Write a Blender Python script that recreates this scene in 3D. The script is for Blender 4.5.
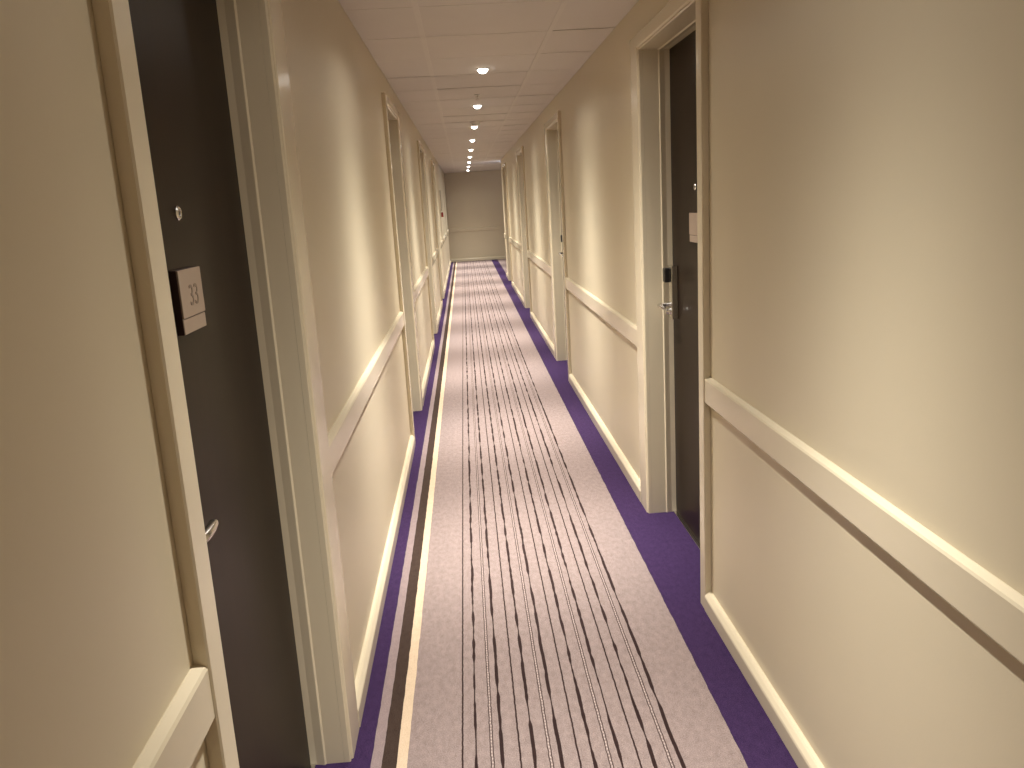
import bpy, bmesh, math, random
from mathutils import Vector, Matrix
for _o in list(bpy.data.objects): bpy.data.objects.remove(_o)
sc = bpy.context.scene
C = sc.collection
R = math.radians
rnd = random.Random(7)

# ------------------------------------------------------------------ camera
FPX = 830.8
cam_d = bpy.data.cameras.new('camera'); cam = bpy.data.objects.new('camera', cam_d); C.objects.link(cam)
cam_d.sensor_fit = 'HORIZONTAL'; cam_d.sensor_width = 36.0; cam_d.lens = FPX / 1024 * 36.0
cam_d.clip_start = 0.02; cam_d.clip_end = 80
Fw = Vector((0.04419808, 0.9756261, -0.2149424)); Rt = Vector((0.99672776, -0.05763916, -0.05667012)); Up = Vector((0.06767795, 0.21173435, 0.97498116))
m = Matrix((Rt, Up, -Fw)).transposed().to_4x4(); m.translation = Vector((0, 0, 1.5))
cam.matrix_world = m
sc.camera = cam
# ------------------------------------------------------------------ world and exposure
w = bpy.data.worlds.new('world'); sc.world = w; w.use_nodes = True
w.node_tree.nodes['Background'].inputs[0].default_value = (0.5, 0.45, 0.4, 1)
w.node_tree.nodes['Background'].inputs[1].default_value = 0.0
vs = sc.view_settings
vs.view_transform = 'Standard'; vs.look = 'None'; vs.gamma = 1.0; vs.use_curve_mapping = False
vs.exposure = 0.14
LAMP_POWER = 450.0
DIM_POWER = 365.0                 # lamp beside the nearest left door, dimmed to suit the near walls
LAMP_COL = (1.0, 0.975, 0.91)
PROFILE_T, PROFILE_SPILL = 0.49, 0.012

# ------------------------------------------------------------------ dimensions (metres)
XL, XR = -0.4345, 0.8061          # wall planes
H = 2.2993
Y0, YR, Y1 = -3.0, 17.1, 22.4     # back wall, end of the right wall, end wall
HEAD = 2.0955
PC = 0.0233                       # casing thickness
CW = 0.067                        # casing width
CWN, CWF = 0.075, 0.155           # casing width on the near and the far jamb
OPW = 0.900
LEFT_DOORS = [(1.190, 2.064), (5.235, 6.09), (9.025, 9.90), (12.75, 13.65)]
RIGHT_DOORS = [(2.824, 3.722), (6.804, 7.69), (10.86, 11.76), (15.16, 16.06)]
LIGHT_X = 0.177
LIGHT_YS = [3.46 + 1.938 * k for k in (-3, -1, 0, 1, 2, 3, 4, 5, 6, 7, 8, 9.08)]

# ------------------------------------------------------------------ node helpers
def newmat(name):
    mt = bpy.data.materials.new(name); mt.use_nodes = True
    nt = mt.node_tree; b = nt.nodes['Principled BSDF']
    return mt, nt, b
def N(nt, t, **kw):
    n = nt.nodes.new(t)
    for k, v in kw.items(): setattr(n, k, v)
    return n
def math_(nt, op, a, b=None, c=None, clamp=False):
    n = N(nt, 'ShaderNodeMath', operation=op); n.use_clamp = clamp
    for i, v in enumerate((a, b, c)):
        if v is None: continue
        if isinstance(v, (int, float)): n.inputs[i].default_value = v
        else: nt.links.new(v, n.inputs[i])
    return n.outputs[0]
def mixc(nt, f, a, b):
    n = N(nt, 'ShaderNodeMix', data_type='RGBA')
    if isinstance(f, (int, float)): n.inputs[0].default_value = f
    else: nt.links.new(f, n.inputs[0])
    for i, v in ((6, a), (7, b)):
        if isinstance(v, tuple): n.inputs[i].default_value = (*v, 1) if len(v) == 3 else v
        else: nt.links.new(v, n.inputs[i])
    return n.outputs[2]
def noise(nt, vec, scale, detail=3, rough=0.5):
    n = N(nt, 'ShaderNodeTexNoise'); n.inputs['Scale'].default_value = scale
    n.inputs['Detail'].default_value = detail; n.inputs['Roughness'].default_value = rough
    if vec is not None: nt.links.new(vec, n.inputs['Vector'])
    return n.outputs['Fac']
def mapping(nt, vec, scale=(1, 1, 1)):
    n = N(nt, 'ShaderNodeMapping'); nt.links.new(vec, n.inputs[0]); n.inputs['Scale'].default_value = scale
    return n.outputs[0]
def bump(nt, b, h, strength, dist):
    n = N(nt, 'ShaderNodeBump'); n.inputs['Strength'].default_value = strength; n.inputs['Distance'].default_value = dist
    nt.links.new(h, n.inputs['Height']); nt.links.new(n.outputs[0], b.inputs['Normal'])

def paint(name, col, rough, bscale, bstr, var=0.03, spec=0.5):
    mt, nt, b = newmat(name)
    o = N(nt, 'ShaderNodeTexCoord').outputs['Object']
    f = noise(nt, o, 6, 4)
    c2 = tuple(x * (1 - var) for x in col)
    nt.links.new(mixc(nt, f, col, c2), b.inputs['Base Color'])
    b.inputs['Roughness'].default_value = rough; b.inputs['Specular IOR Level'].default_value = spec
    if bstr: bump(nt, b, noise(nt, o, bscale, 2), bstr, 0.0006)
    return mt
def simple(name, col, rough, metal=0.0, bscale=60, bstr=0.0, spec=0.5):
    mt = paint(name, col, rough, bscale, bstr, 0.04, spec)
    mt.node_tree.nodes['Principled BSDF'].inputs['Metallic'].default_value = metal
    return mt

M = {}
M['wall'] = paint('wall_paint', (0.64, 0.55, 0.395), 0.38, 220, 0.18, 0.02, 0.5)
M['trim'] = paint('satin_trim_paint', (0.66, 0.57, 0.415), 0.18, 90, 0.05, 0.02, 0.5)
M['tile'] = paint('ceiling_tile', (0.66, 0.61, 0.57), 0.8, 160, 0.25, 0.04, 0.2)
M['grid'] = simple('ceiling_grid_metal', (0.67, 0.62, 0.57), 0.7)
M['white_plastic'] = simple('white_plastic', (0.78, 0.76, 0.72), 0.4)
M['steel'] = simple('satin_steel', (0.72, 0.70, 0.67), 0.22, 1.0, 200, 0.03)
M['black'] = simple('black_plastic', (0.012, 0.011, 0.011), 0.3)
M['plate'] = simple('tan_sign_plate', (0.31, 0.225, 0.17), 0.3)
M['plate_dark'] = simple('dark_sign_edge', (0.035, 0.014, 0.012), 0.3)
M['number'] = simple('sign_lettering', (0.17, 0.12, 0.09), 0.4)
M['red'] = simple('red_plastic', (0.32, 0.02, 0.02), 0.35)
M['glass_lens'] = simple('peephole_lens', (0.06, 0.06, 0.06), 0.05)
M['notice'] = simple('grey_notice', (0.22, 0.20, 0.18), 0.3)
M['dark_gap'] = simple('plenum_black', (0.03, 0.025, 0.02), 0.9)

# wenge laminate
mt, nt, b = newmat('dark_wood_laminate'); M['wenge'] = mt
o = N(nt, 'ShaderNodeTexCoord').outputs['Object']
g1 = noise(nt, mapping(nt, o, (160, 160, 3)), 1.0, 4, 0.6)
g2 = noise(nt, mapping(nt, o, (30, 30, 0.8)), 1.0, 3, 0.5)
f = math_(nt, 'MULTIPLY', math_(nt, 'ADD', g1, g2), 0.5)
nt.links.new(mixc(nt, f, (0.011, 0.0065, 0.0045), (0.025, 0.0145, 0.0095)), b.inputs['Base Color'])
b.inputs['Roughness'].default_value = 0.30; b.inputs['Specular IOR Level'].default_value = 0.16; b.inputs['IOR'].default_value = 1.3
bump(nt, b, g1, 0.12, 0.0004)

# lamp lens
mt, nt, b = newmat('lamp_lens_glow'); M['lens'] = mt
b.inputs['Base Color'].default_value = (0.9, 0.9, 0.9, 1)
b.inputs['Emission Color'].default_value = (1, 0.95, 0.86, 1); b.inputs['Emission Strength'].default_value = 12
mt, nt, b = newmat('cool_diffuser_glow'); M['cool'] = mt
b.inputs['Base Color'].default_value = (0.9, 0.9, 0.9, 1)
b.inputs['Emission Color'].default_value = (0.75, 0.85, 1, 1); b.inputs['Emission Strength'].default_value = 4

# carpet
mt, nt, b = newmat('striped_carpet'); M['carpet'] = mt
oc = N(nt, 'ShaderNodeTexCoord').outputs['Object']
sep = N(nt, 'ShaderNodeSeparateXYZ'); nt.links.new(oc, sep.inputs[0]); X, Y = sep.outputs[0], sep.outputs[1]
# slight weave wobble of every edge
wob = math_(nt, 'MULTIPLY', math_(nt, 'SUBTRACT', noise(nt, mapping(nt, oc, (60, 14, 1)), 1.0, 3), 0.5), 0.006)
Xw = math_(nt, 'ADD', X, wob)
pile = noise(nt, oc, 300, 3, 0.75)
pile2 = noise(nt, mapping(nt, oc, (55, 30, 1)), 1.0, 4, 0.6)
tone = math_(nt, 'ADD', math_(nt, 'MULTIPLY', pile, 0.75), math_(nt, 'MULTIPLY', pile2, 0.25))
def two(a, c): return mixc(nt, tone, a, c)
ss = N(nt, 'ShaderNodeMapRange'); ss.inputs[1].default_value = 0.30; ss.inputs[2].default_value = 0.70
nt.links.new(tone, ss.inputs[0]); tone = ss.outputs[0]
taupe = two((0.105, 0.073, 0.068), (0.37, 0.289, 0.266))
purple = two((0.013, 0.006, 0.026), (0.062, 0.031, 0.092))
brown = two((0.024, 0.014, 0.011), (0.068, 0.044, 0.034))
beige = two((0.42, 0.31, 0.21), (0.66, 0.51, 0.37))
def gt(x): return math_(nt, 'GREATER_THAN', Xw, x)
dark = two((0.012, 0.006, 0.006), (0.040, 0.022, 0.020))
pale = two((0.30, 0.23, 0.21), (0.52, 0.42, 0.38))
# pinstripes: period 0.16 m = thin, heavy, zip, heavy
t = math_(nt, 'ADD', X, 0.105)
cell = math_(nt, 'FLOOR', math_(nt, 'DIVIDE', t, 0.160))
u = math_(nt, 'SUBTRACT', t, math_(nt, 'MULTIPLY', cell, 0.160))
u = math_(nt, 'WRAP', u, 0.140, -0.020)
inside = math_(nt, 'MULTIPLY', math_(nt, 'GREATER_THAN', X, -0.118), math_(nt, 'LESS_THAN', X, 0.515))
def vecYX(off, sy, sx):
    cb = N(nt, 'ShaderNodeCombineXYZ')
    nt.links.new(math_(nt, 'MULTIPLY', Y, sy), cb.inputs[1])
    nt.links.new(math_(nt, 'ADD', math_(nt, 'MULTIPLY', cell, 3.7), off), cb.inputs[0])
    return cb.outputs[0]
def lmask(center, half, soft=0.0012):
    d = math_(nt, 'ABSOLUTE', math_(nt, 'SUBTRACT', u, center))
    return math_(nt, 'DIVIDE', math_(nt, 'SUBTRACT', half, d), soft, clamp=True)
jit = math_(nt, 'MULTIPLY', math_(nt, 'SUBTRACT', noise(nt, mapping(nt, oc, (25, 45, 1)), 1.0, 2), 0.5), 0.004)
thin = lmask(math_(nt, 'ADD', jit, 0.0), 0.0031)
def heavy(center, seed):
    nz = noise(nt, vecYX(seed, 6.0, 1), 1.0, 2, 0.6)
    sh = math_(nt, 'MULTIPLY', math_(nt, 'SUBTRACT', noise(nt, vecYX(seed + 9, 6.0, 1), 1.0, 2), 0.5), 0.008)
    half = math_(nt, 'ADD', 0.0026, math_(nt, 'MULTIPLY', math_(nt, 'DIVIDE', math_(nt, 'SUBTRACT', nz, 0.38), 0.16, clamp=True), 0.0036))
    return lmask(math_(nt, 'ADD', sh, center), half)
h1, h2 = heavy(0.0385, 1.3), heavy(0.1105, 6.1)
z1 = lmask(math_(nt, 'ADD', jit, 0.0785), 0.0020, 0.001); z2 = lmask(math_(nt, 'ADD', jit, 0.0865), 0.0020, 0.001)
zm = lmask(math_(nt, 'ADD', jit, 0.0825), 0.0022, 0.001)
tick = math_(nt, 'GREATER_THAN', math_(nt, 'SINE', math_(nt, 'MULTIPLY', Y, 420.0)), 0.2)
lines = math_(nt, 'MAXIMUM', math_(nt, 'MAXIMUM', thin, h1), math_(nt, 'MAXIMUM', h2, math_(nt, 'MULTIPLY', math_(nt, 'MAXIMUM', z1, z2), 0.9)))
lines = math_(nt, 'MULTIPLY', lines, inside); zmi = math_(nt, 'MULTIPLY', math_(nt, 'MULTIPLY', zm, tick), inside)
field = mixc(nt, zmi, taupe, pale)
field = mixc(nt, lines, field, dark)
col = purple
col = mixc(nt, gt(-0.3590), col, two((0.16, 0.115, 0.112), (0.33, 0.255, 0.248)))
col = mixc(nt, gt(-0.3287), col, brown)
col = mixc(nt, gt(-0.2877), col, beige)
col = mixc(nt, gt(-0.2578), col, field)
col = mixc(nt, gt(0.6530), col, purple)
side = math_(nt, 'MULTIPLY', gt(0.815), math_(nt, 'GREATER_THAN', Y, 17.0))
col = mixc(nt, side, col, taupe)
nt.links.new(col, b.inputs['Base Color'])
b.inputs['Roughness'].default_value = 0.95; b.inputs['Specular IOR Level'].default_value = 0.1
b.inputs['Sheen Weight'].default_value = 0.0
bump(nt, b, pile, 0.6, 0.003)

# ------------------------------------------------------------------ geometry helpers
def box(bm, x0, x1, y0, y1, z0, z1):
    v = [bm.verts.new((x, y, z)) for z in (z0, z1) for y in (y0, y1) for x in (x0, x1)]
    for f in ((0, 2, 3, 1), (4, 5, 7, 6), (0, 1, 5, 4), (1, 3, 7, 5), (3, 2, 6, 7), (2, 0, 4, 6)):
        bm.faces.new([v[i] for i in f])
def extrude_profile(bm, prof, p0, p1, ax_u, ax_v):
    """closed profile of (u,v) swept from p0 to p1, capped"""
    rings = []
    for p in (p0, p1):
        rings.append([bm.verts.new(Vector(p) + Vector(ax_u) * a + Vector(ax_v) * c) for a, c in prof])
    n = len(prof)
    for i in range(n):
        bm.faces.new((rings[0][i], rings[0][(i + 1) % n], rings[1][(i + 1) % n], rings[1][i]))
    bm.faces.new(rings[0][::-1]); bm.faces.new(rings[1])
def u_frame(bm, pa, ph, pb, half, head):
    """profiles (offset outward from the opening edge, y) for the -x jamb, head and +x jamb, mitred round a door opening"""
    rings = []
    rings.append([bm.verts.new((-half - a, y, 0)) for a, y in pa])
    rings.append([bm.verts.new((-half - a, y, head + h)) for (a, y), (h, _) in zip(pa, ph)])
    rings.append([bm.verts.new((half + a, y, head + h)) for (a, y), (h, _) in zip(pb, ph)])
    rings.append([bm.verts.new((half + a, y, 0)) for a, y in pb])
    n = len(ph)
    for k in range(3):
        for i in range(n):
            bm.faces.new((rings[k][i], rings[k][(i + 1) % n], rings[k + 1][(i + 1) % n], rings[k + 1][i]))
    bm.faces.new(rings[0]); bm.faces.new(rings[3][::-1])
def lathe(bm, prof, seg, mat):
    """profile (r, h) round local z, transformed by mat"""
    rings = []
    for r, h in prof:
        if r < 1e-6: rings.append([bm.verts.new(mat @ Vector((0, 0, h)))])
        else: rings.append([bm.verts.new(mat @ Vector((r * math.cos(2 * math.pi * k / seg), r * math.sin(2 * math.pi * k / seg), h))) for k in range(seg)])
    for a, c in zip(rings, rings[1:]):
        for k in range(seg):
            j = (k + 1) % seg
            if len(a) == 1 and len(c) == 1: continue
            if len(a) == 1: bm.faces.new((a[0], c[j], c[k]))
            elif len(c) == 1: bm.faces.new((a[k], a[j], c[0]))
            else: bm.faces.new((a[k], a[j], c[j], c[k]))
def tube(bm, pts, rads, seg=14, squash=1.0):
    pts = [Vector(p) for p in pts]; rings = []
    for i, p in enumerate(pts):
        t = (pts[min(i + 1, len(pts) - 1)] - pts[max(i - 1, 0)]).normalized()
        up = Vector((0, 0, 1)); s = t.cross(up).normalized(); n2 = s.cross(t).normalized()
        rings.append([bm.verts.new(p + s * math.cos(2 * math.pi * k / seg) * rads[i] + n2 * math.sin(2 * math.pi * k / seg) * rads[i] * squash) for k in range(seg)])
    for a, c in zip(rings, rings[1:]):
        for k in range(seg):
            j = (k + 1) % seg; bm.faces.new((a[k], a[j], c[j], c[k]))
    bm.faces.new(rings[0][::-1]); bm.faces.new(rings[-1])
def obj(name, bm, mat, parent=None, bevel=0.0, smooth=False, loc=None):
    bmesh.ops.recalc_face_normals(bm, faces=bm.faces)
    me = bpy.data.meshes.new(name); bm.to_mesh(me); bm.free()
    o = bpy.data.objects.new(name, me); C.objects.link(o); me.materials.append(mat)
    if parent is not None: o.parent = parent
    if loc is not None: o.location = loc
    if smooth:
        for p in me.polygons: p.use_smooth = True
        md = o.modifiers.new('edges', 'EDGE_SPLIT'); md.split_angle = R(38)
    if bevel:
        md = o.modifiers.new('bevel', 'BEVEL'); md.width = bevel; md.segments = 2; md.limit_method = 'ANGLE'; md.angle_limit = R(40)
    return o
def struct(o, label=None):
    o['kind'] = 'structure'
    if label: o['label'] = label
    return o
def thing(name, label, cat, loc, rotz=0.0, group=None):
    o = bpy.data.objects.new(name, None); C.objects.link(o); o.empty_display_size = 0.1
    o.location = loc; o.rotation_euler = (0, 0, rotz)
    if label: o['label'] = label
    if cat: o['category'] = cat
    if group: o['group'] = group
    return o

# ------------------------------------------------------------------ shell
XE = 4.0
bm = bmesh.new()
box(bm, XL - 0.25, XR + 0.2, Y0 - 0.2, Y1 + 0.2, -0.10, 0.0)
box(bm, XR + 0.2, XE + 0.2, YR - 0.2, Y1 + 0.2, -0.10, 0.0)
struct(obj('floor', bm, M['carpet']), 'striped mauve carpet with purple borders')

def wall_with_openings(name, x0, x1, doors, ya, yb):
    bm = bmesh.new(); y = ya
    for a, c in doors:
        a2, c2 = a - 0.03, c + 0.03
        box(bm, x0, x1, y, a2, 0, H + 0.05); box(bm, x0, x1, a2, c2, HEAD + 0.03, H + 0.05); y = c2
    box(bm, x0, x1, y, yb, 0, H + 0.05)
    return struct(obj(name, bm, M['wall']))
wall_with_openings('wall_left', XL - 0.2, XL, LEFT_DOORS, Y0, Y1)['label'] = 'long cream left corridor wall'
wr = wall_with_openings('wall_right', XR, XR + 0.2, RIGHT_DOORS, Y0, YR); wr['label'] = 'long cream right corridor wall'
bm = bmesh.new(); box(bm, XL - 0.2, XE + 0.2, Y1, Y1 + 0.2, 0, H + 0.05); struct(obj('wall_end', bm, M['wall']), 'cream wall closing the far end')
bm = bmesh.new(); box(bm, XL - 0.2, XR + 0.2, Y0 - 0.2, Y0, 0, H + 0.05); struct(obj('wall_back', bm, M['wall']), 'cream wall behind the viewer')
bm = bmesh.new(); box(bm, XR + 0.2, XE, YR - 0.2, YR, 0, H + 0.05); struct(obj('wall_side_passage', bm, M['wall']), 'near wall of the side passage')
bm = bmesh.new(); box(bm, XE, XE + 0.2, YR - 0.2, Y1, 0, H + 0.05); struct(obj('wall_passage_end', bm, M['wall']), 'far wall of the side passage')

# ceiling: backing slab and lay-in tiles, with the grid as its child
bm = bmesh.new()
GX, GY, GY0 = 0.623, 0.634, 3.70
xs = [-0.14 + GX * k for k in range(-1, 8)]; ys = [GY0 + GY * k for k in range(-11, 31)]
for i in range(len(xs) - 1):
    for j in range(len(ys) - 1):
        xa, xb = max(xs[i], XL) + 0.002, min(xs[i + 1], XE) - 0.002
        ya, yb = max(ys[j], Y0) + 0.002, min(ys[j + 1], Y1) - 0.002
        if xa > XR and yb < YR: continue
        if xa < XR < xb and ya < YR: xb = XR - 0.001
        if xb - xa < 0.03 or yb - ya < 0.03: continue
        z = H + 0.0018 + rnd.uniform(0, 0.0015); tl = rnd.uniform(-0.0022, 0.0022)
        n0 = len(bm.verts); box(bm, xa, xb, ya, yb, z, z + 0.012)
        bm.verts.ensure_lookup_table()
        for v in bm.verts[n0:]: v.co.z += tl * (v.co.y - (ya + yb) / 2) / GY
box(bm, XL - 0.2, XE + 0.2, Y0 - 0.2, Y1 + 0.2, H + 0.03, H + 0.09)
ceil = struct(obj('ceiling', bm, M['tile']), 'suspended ceiling of pale lay-in tiles')
bm = bmesh.new()
for x in xs[1:-1]:
    box(bm, x - 0.012, x + 0.012, Y0 if x < XR else YR, Y1, H + 0.0004, H + 0.0016)
for y in ys:
    if Y0 < y < Y1: box(bm, XL, XR if y < YR else XE, y - 0.009, y + 0.009, H + 0.0009, H + 0.0016)
obj('ceiling_grid', bm, M['grid'], ceil)
# baseboards and dado rails: profile u = out of the wall, v = up
BASE = [(0, 0.001), (0.0255, 0.001), (0.0255, 0.052), (0.0235, 0.058), (0.0150, 0.070), (0.0100, 0.0740), (0, 0.0740)]
RAIL = [(0, 0.779), (0.0165, 0.779), (0.0195, 0.784), (0.0195, 0.862), (0.0165, 0.867), (0.003, 0.8725), (0, 0.8725)]
def runs(doors, ya, yb):
    out, y = [], ya
    for a, c in doors: out.append((y, a - CWN)); y = c + CWF
    out.append((y, yb)); return out
def wall_trim(name, prof, side, segs, label):
    bm = bmesh.new(); x = XL if side > 0 else XR
    for a, c in segs: extrude_profile(bm, prof, (x, a, 0), (x, c, 0), (side, 0, 0), (0, 0, 1))
    return struct(obj(name, bm, M['trim']), label)
wall_trim('baseboard_left', BASE, 1, runs(LEFT_DOORS, Y0, Y1 - 0.0255), 'cream chamfered baseboard on the left wall')
wall_trim('baseboard_right', BASE, -1, runs(RIGHT_DOORS, Y0, YR), 'cream chamfered baseboard on the right wall')
wall_trim('trim_1', RAIL, 1, runs(LEFT_DOORS, Y0, Y1 - 0.0195), 'flat cream dado rail on the left wall')
wall_trim('trim_2', RAIL, -1, runs(RIGHT_DOORS, Y0, YR + 0.0195), 'flat cream dado rail on the right wall')
for nm, prof, lb in (('baseboard_end', BASE, 'cream baseboard on the end wall'), ('trim_3', RAIL, 'flat cream dado rail across the end wall')):
    bm = bmesh.new(); extrude_profile(bm, prof, (XL, Y1, 0), (XE, Y1, 0), (0, -1, 0), (0, 0, 1))
    struct(obj(nm, bm, M['trim']), lb)
for nm, prof, lb in (('baseboard_passage', BASE, 'cream baseboard along the side passage'), ('trim_4', RAIL, 'flat cream dado rail along the side passage')):
    bm = bmesh.new(); extrude_profile(bm, prof, (XR, YR, 0), (XE, YR, 0), (0, 1, 0), (0, 0, 1))
    struct(obj(nm, bm, M['trim']), lb)

# ------------------------------------------------------------------ doors
def casing(wd):
    return [(0.0, 0.0005), (0.0, 0.0150), (0.0015, 0.0175), (0.0055, 0.0185), (0.0085, 0.0170), (0.0105, 0.0150), (0.0125, 0.0200), (0.0155, PC), (wd - 0.003, PC), (wd, PC - 0.003), (wd, 0.0005)]
def make_door(n, side, ya, yb, label, number=None):
    yc, half = (ya + yb) / 2, (yb - ya) / 2
    if side == 'right': t = thing('door_%d' % n, label, None, (XR, yc, 0), R(90))
    else: t = thing('door_%d' % n, label, None, (XL, yc, 0), R(-90))
    t['kind'] = 'structure'
    DEP, STP = (0.1158, 0.0720) if side == 'right' else (0.0925, 0.0540)
    near, far = casing(CWN), casing(CWF)
    bm = bmesh.new(); u_frame(bm, near if side == 'right' else far, casing(CW), far if side == 'right' else near, half, HEAD); obj('architrave', bm, M['trim'], t)
    # lining with a small stop bead: offset outward, y into the corridor
    LIN = [(0.0, 0.0), (0.0, -STP + 0.005), (-0.0045, -STP + 0.001), (-0.0045, -STP - 0.001), (0.0, -STP - 0.022), (0.0, -0.198), (0.0295, -0.198), (0.0295, 0.0)]
    bm = bmesh.new(); u_frame(bm, LIN, LIN, LIN, half, HEAD); obj('door_lining', bm, M['trim'], t)
    bm = bmesh.new(); box(bm, -half + 0.003, half - 0.003, -DEP - 0.044, -DEP, 0.006, HEAD - 0.003)
    obj('door_leaf', bm, M['wenge'], t, bevel=0.001)
    bm = bmesh.new(); box(bm, -half + 0.001, half - 0.001, -DEP - 0.04, -DEP + 0.014, 0.0005, 0.0050)
    obj('threshold_strip', bm, M['steel'], t, bevel=0.001)
    face = -DEP
    # lock: tall narrow case, black card reader, lever and cylinder; on the local +x side
    lx = half - (0.064 if side == 'right' else 0.040)
    bm = bmesh.new(); box(bm, lx - 0.036, lx + 0.036, face, face + 0.030, 0.945, 1.182)
    lock = obj('lock_plate', bm, M['steel'], t, bevel=0.004)
    bm = bmesh.new(); box(bm, lx - 0.018, lx + 0.026, face + 0.0295, face + 0.056, 1.108, 1.172)
    obj('card_reader', bm, M['black'], lock, bevel=0.006)
    bm = bmesh.new(); yk = face + 0.030; zk = 1.008
    tube(bm, [(lx, yk, zk), (lx, yk + 0.030, zk), (lx - 0.003, yk + 0.043, zk), (lx - 0.014, yk + 0.051, zk), (lx - 0.035, yk + 0.053, zk), (lx - 0.065, yk + 0.053, zk), (lx - 0.090, yk + 0.050, zk), (lx - 0.095, yk + 0.045, zk)],
         [0.0095, 0.0095, 0.0095, 0.0095, 0.0095, 0.0088, 0.008, 0.004], 16, 1.0)
    obj('door_handle', bm, M['steel'], lock, smooth=True)
    bm = bmesh.new()
    lathe(bm, [(0.017, 0), (0.017, 0.006), (0.0135, 0.0085), (0.0115, 0.020), (0.0, 0.024)], 20, Matrix.Translation((lx, yk, 0.978)) @ Matrix.Rotation(R(-90), 4, 'X'))
    obj('key_cylinder', bm, M['steel'], lock, smooth=True)
    # peephole
    bm = bmesh.new(); mt_ = Matrix.Translation((0.030 if side == 'left' else 0.055, face, 1.513)) @ Matrix.Rotation(R(-90), 4, 'X')
    lathe(bm, [(0.0, 0.0002), (0.0135, 0.0002), (0.0135, 0.003), (0.011, 0.0055), (0.0075, 0.0055), (0.0065, 0.003)], 24, mt_)
    ph = obj('peephole', bm, M['steel'], t, smooth=True)
    bm = bmesh.new(); lathe(bm, [(0.0068, 0.0028), (0.005, 0.0045), (0.0, 0.0052)], 20, mt_); obj('peephole_lens', bm, M['glass_lens'], ph, smooth=True)
    # room number plate: dark-edged holder with a tan face in two panels
    px = 0.055 if side == 'left' else 0.036
    bm = bmesh.new(); box(bm, px - 0.0635, px + 0.0635, face, face + 0.013, 1.297, 1.413)
    pl = obj('number_plate', bm, M['plate_dark'], t, bevel=0.001)
    bm = bmesh.new(); box(bm, px - 0.063, px + 0.063, face + 0.0125, face + 0.016, 1.3265, 1.4125)
    obj('number_panel', bm, M['plate'], pl, bevel=0.001)
    bm = bmesh.new(); box(bm, px - 0.063, px + 0.063, face + 0.0125, face + 0.0145, 1.2975, 1.3245)
    obj('lower_panel', bm, M['plate'], pl, bevel=0.001)
    if number:
        cu = bpy.data.curves.new('room_number', 'FONT'); cu.body = number; cu.size = 0.055; cu.extrude = 0.0004
        cu.align_x = 'CENTER'; cu.align_y = 'CENTER'
        nb = bpy.data.objects.new('room_number', cu); C.objects.link(nb); cu.materials.append(M['number'])
        nb.parent = pl; nb.location = (px - 0.008, face + 0.0163, 1.362); nb.rotation_euler = (R(90), 0, R(180))
    return t
lab_l = ['dark wood bedroom door with room number plate, nearest on the left', 'recessed doorway on the left wall, second from the viewer',
         'recessed doorway on the left wall, third from the viewer', 'recessed doorway on the left wall, farthest before the red call point']
lab_r = ['dark wood bedroom door with steel lever lock, nearest on the right', 'recessed doorway on the right wall, second from the viewer',
         'recessed doorway on the right wall, third from the viewer', 'recessed doorway on the right wall, last before the side passage']
for k, (a, c) in enumerate(LEFT_DOORS): make_door(k + 1, 'left', a, c, lab_l[k], '33' if k == 0 else None)
for k, (a, c) in enumerate(RIGHT_DOORS): make_door(k + 5, 'right', a, c, lab_r[k])

# ------------------------------------------------------------------ downlights
def lamp_nodes(ld, T=PROFILE_T, broad=0.80, core=0.55):
    """luminaire profile: intensity falls with the angle from straight down, cut off by the recess"""
    ld.use_nodes = True; nt = ld.node_tree; em = nt.nodes['Emission']
    nrm = N(nt, 'ShaderNodeTexCoord').outputs['Normal']
    s = N(nt, 'ShaderNodeSeparateXYZ'); nt.links.new(nrm, s.inputs[0])
    c = math_(nt, 'MAXIMUM', math_(nt, 'MULTIPLY', s.outputs[2], -1.0), 0.02)
    tan = math_(nt, 'DIVIDE', math_(nt, 'SQRT', math_(nt, 'MAXIMUM', math_(nt, 'SUBTRACT', 1.0, math_(nt, 'MULTIPLY', c, c)), 0.0)), c)
    def lobe(width, weight):
        return math_(nt, 'DIVIDE', weight, math_(nt, 'ADD', 1.0, math_(nt, 'POWER', math_(nt, 'DIVIDE', tan, width), 4.0)))
    p = math_(nt, 'ADD', math_(nt, 'ADD', lobe(T, broad), lobe(0.26, core)), PROFILE_SPILL)
    cut = N(nt, 'ShaderNodeMapRange'); cut.interpolation_type = 'SMOOTHSTEP'
    cut.inputs[1].default_value = 0.18; cut.inputs[2].default_value = 0.46
    nt.links.new(c, cut.inputs[0])
    nt.links.new(math_(nt, 'MULTIPLY', p, cut.outputs[0]), em.inputs['Strength'])
ld = bpy.data.lights.new('downlight_lamp', 'POINT'); ld.energy = LAMP_POWER; ld.color = LAMP_COL; ld.shadow_soft_size = 0.022
lamp_nodes(ld)
words = ['first', 'second', 'third', 'fourth', 'fifth', 'sixth', 'seventh', 'eighth', 'ninth', 'tenth']
dl = thing('downlight', '', 'ceiling light', (LIGHT_X, LIGHT_YS[0], H), 0, 'round recessed downlights along the corridor ceiling')
bm = bmesh.new(); lathe(bm, [(0.031, 0.000), (0.033, -0.004), (0.040, -0.0045), (0.0435, -0.002), (0.0440, 0.0012), (0.031, 0.0012), (0.031, 0.0)], 36, Matrix.Identity(4))
obj('trim_ring', bm, M['white_plastic'], dl, smooth=True)
bm = bmesh.new(); lathe(bm, [(0.0, -0.026), (0.012, -0.025), (0.022, -0.020), (0.029, -0.011), (0.0308, -0.003), (0.0308, 0.001), (0.0, 0.001)], 32, Matrix.Identity(4))
obj('lamp_lens', bm, M['lens'], dl, smooth=True)
lo = bpy.data.objects.new('lamp', ld); C.objects.link(lo); lo.parent = dl; lo.location = (0, 0, -0.052)
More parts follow.
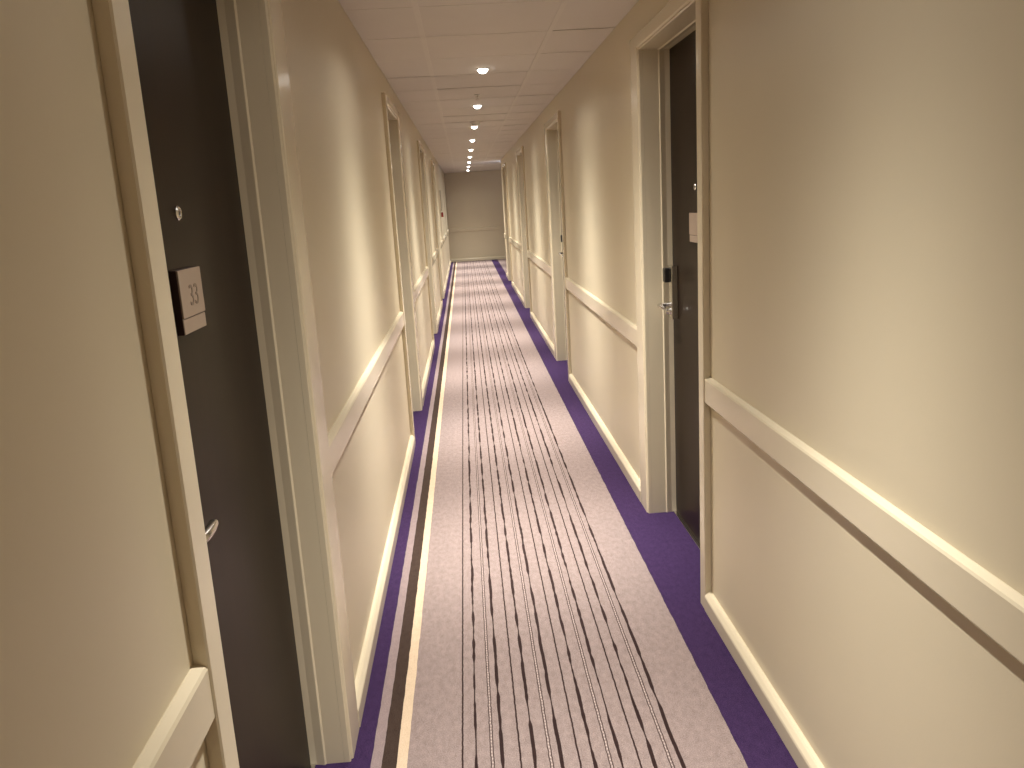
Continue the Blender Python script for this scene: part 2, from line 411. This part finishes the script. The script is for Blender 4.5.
def copy_thing(src, loc):
    r = src.copy(); C.objects.link(r); r.location = loc
    for ch in list(src.children):
        c = ch.copy(); C.objects.link(c); c.parent = r
    return r
LBL = ['glowing downlight behind the viewer', 'glowing downlight overhead beside the nearest left door',
       'glowing downlight just above the top of the view', 'largest glowing downlight in view, beyond the nearest right door',
       'glowing downlight between the sprinkler head and the smoke detector', 'glowing downlight just beyond the round smoke detector',
       'glowing downlight fourth from the viewer down the corridor', 'glowing downlight fifth from the viewer down the corridor',
       'glowing downlight sixth from the viewer down the corridor', 'glowing downlight level with the corner of the side passage',
       'glowing downlight second from the end wall', 'smallest glowing downlight, nearest the end wall']
for k, y in enumerate(LIGHT_YS):
    o = dl if k == 0 else copy_thing(dl, (LIGHT_X, y, H))
    o['label'] = LBL[k]
    if k == 1:
        for ch in o.children:
            if ch.type == 'LIGHT': ch.data = ch.data.copy(); ch.data.energy = DIM_POWER; lamp_nodes(ch.data, 0.42, 1.0, 0.0)

# ------------------------------------------------------------------ ceiling fittings
sd = thing('smoke_detector', 'round white smoke detector on the ceiling between two downlights', 'smoke detector', (0.183, 8.75, H))
bm = bmesh.new(); lathe(bm, [(0.0, -0.0005), (0.055, -0.0005), (0.055, -0.010), (0.050, -0.013), (0.0, -0.013)], 32, Matrix.Identity(4)); obj('detector_base', bm, M['white_plastic'], sd, smooth=True)
bm = bmesh.new(); lathe(bm, [(0.0, -0.013), (0.046, -0.013), (0.046, -0.020), (0.040, -0.022), (0.040, -0.030), (0.034, -0.040), (0.012, -0.045), (0.0, -0.045)], 32, Matrix.Identity(4)); obj('detector_head', bm, M['white_plastic'], sd, smooth=True)
sp = thing('sprinkler_head', 'tiny pendant sprinkler head in the ceiling before the second downlight', 'sprinkler', (0.163, 6.62, H))
bm = bmesh.new(); lathe(bm, [(0.0, -0.0005), (0.024, -0.0005), (0.022, -0.004), (0.009, -0.006), (0.0, -0.006)], 24, Matrix.Identity(4)); obj('escutcheon', bm, M['white_plastic'], sp, smooth=True)
bm = bmesh.new()
lathe(bm, [(0.0, -0.006), (0.007, -0.006), (0.006, -0.012), (0.0025, -0.014), (0.0025, -0.030), (0.0, -0.030)], 16, Matrix.Identity(4))
box(bm, -0.010, -0.008, -0.002, 0.002, -0.032, -0.006); box(bm, 0.008, 0.010, -0.002, 0.002, -0.032, -0.006)
obj('sprinkler_frame', bm, M['steel'], sp)
bm = bmesh.new(); lathe(bm, [(0.0, -0.0300), (0.013, -0.0310), (0.014, -0.0330), (0.0, -0.0335)], 20, Matrix.Identity(4)); obj('deflector', bm, M['steel'], sp, smooth=True)

# ------------------------------------------------------------------ red call point and framed notice, far left wall
cp = thing('call_point', 'small red fire alarm call point on the far left wall', 'fire alarm', (XL, 16.55, 1.315), R(-90))
bm = bmesh.new(); box(bm, -0.045, 0.045, 0.0, 0.040, -0.045, 0.045); obj('call_point_box', bm, M['red'], cp, bevel=0.005)
bm = bmesh.new(); box(bm, -0.026, 0.026, 0.0395, 0.0425, -0.024, 0.018); obj('press_panel', bm, M['white_plastic'], cp, bevel=0.001)
nt_ = thing('framed_notice', 'narrow grey framed notice above the red call point', 'notice', (XL, 16.65, 1.58), R(-90))
bm = bmesh.new(); u = (0.13, 0.20)
box(bm, -u[0], u[0], 0.0, 0.014, u[1] - 0.015, u[1]); box(bm, -u[0], u[0], 0.0, 0.014, -u[1], -u[1] + 0.015)
box(bm, -u[0], -u[0] + 0.015, 0.0, 0.014, -u[1] + 0.015, u[1] - 0.015); box(bm, u[0] - 0.015, u[0], 0.0, 0.014, -u[1] + 0.015, u[1] - 0.015)
obj('notice_frame', bm, M['steel'], nt_)
bm = bmesh.new(); box(bm, -u[0] + 0.014, u[0] - 0.014, 0.0, 0.008, -u[1] + 0.014, u[1] - 0.014); obj('notice_panel', bm, M['notice'], nt_)

# ------------------------------------------------------------------ cool light round the corner
bl = thing('bulkhead_light', 'cool white bulkhead light on the side passage wall, round the corner', 'wall light', (1.15, YR, 2.19), 0)
bm = bmesh.new(); box(bm, -0.16, 0.16, 0.0, 0.03, -0.05, 0.05); obj('light_base', bm, M['white_plastic'], bl, bevel=0.004)
bm = bmesh.new(); box(bm, -0.15, 0.15, 0.03, 0.075, -0.042, 0.042); obj('diffuser', bm, M['cool'], bl, bevel=0.008)
l2 = bpy.data.lights.new('cool_lamp', 'POINT'); l2.energy = 14.0; l2.color = (0.62, 0.75, 1.0); l2.shadow_soft_size = 0.04
lo = bpy.data.objects.new('lamp', l2); C.objects.link(lo); lo.parent = bl; lo.location = (0, 0.13, 0.0)
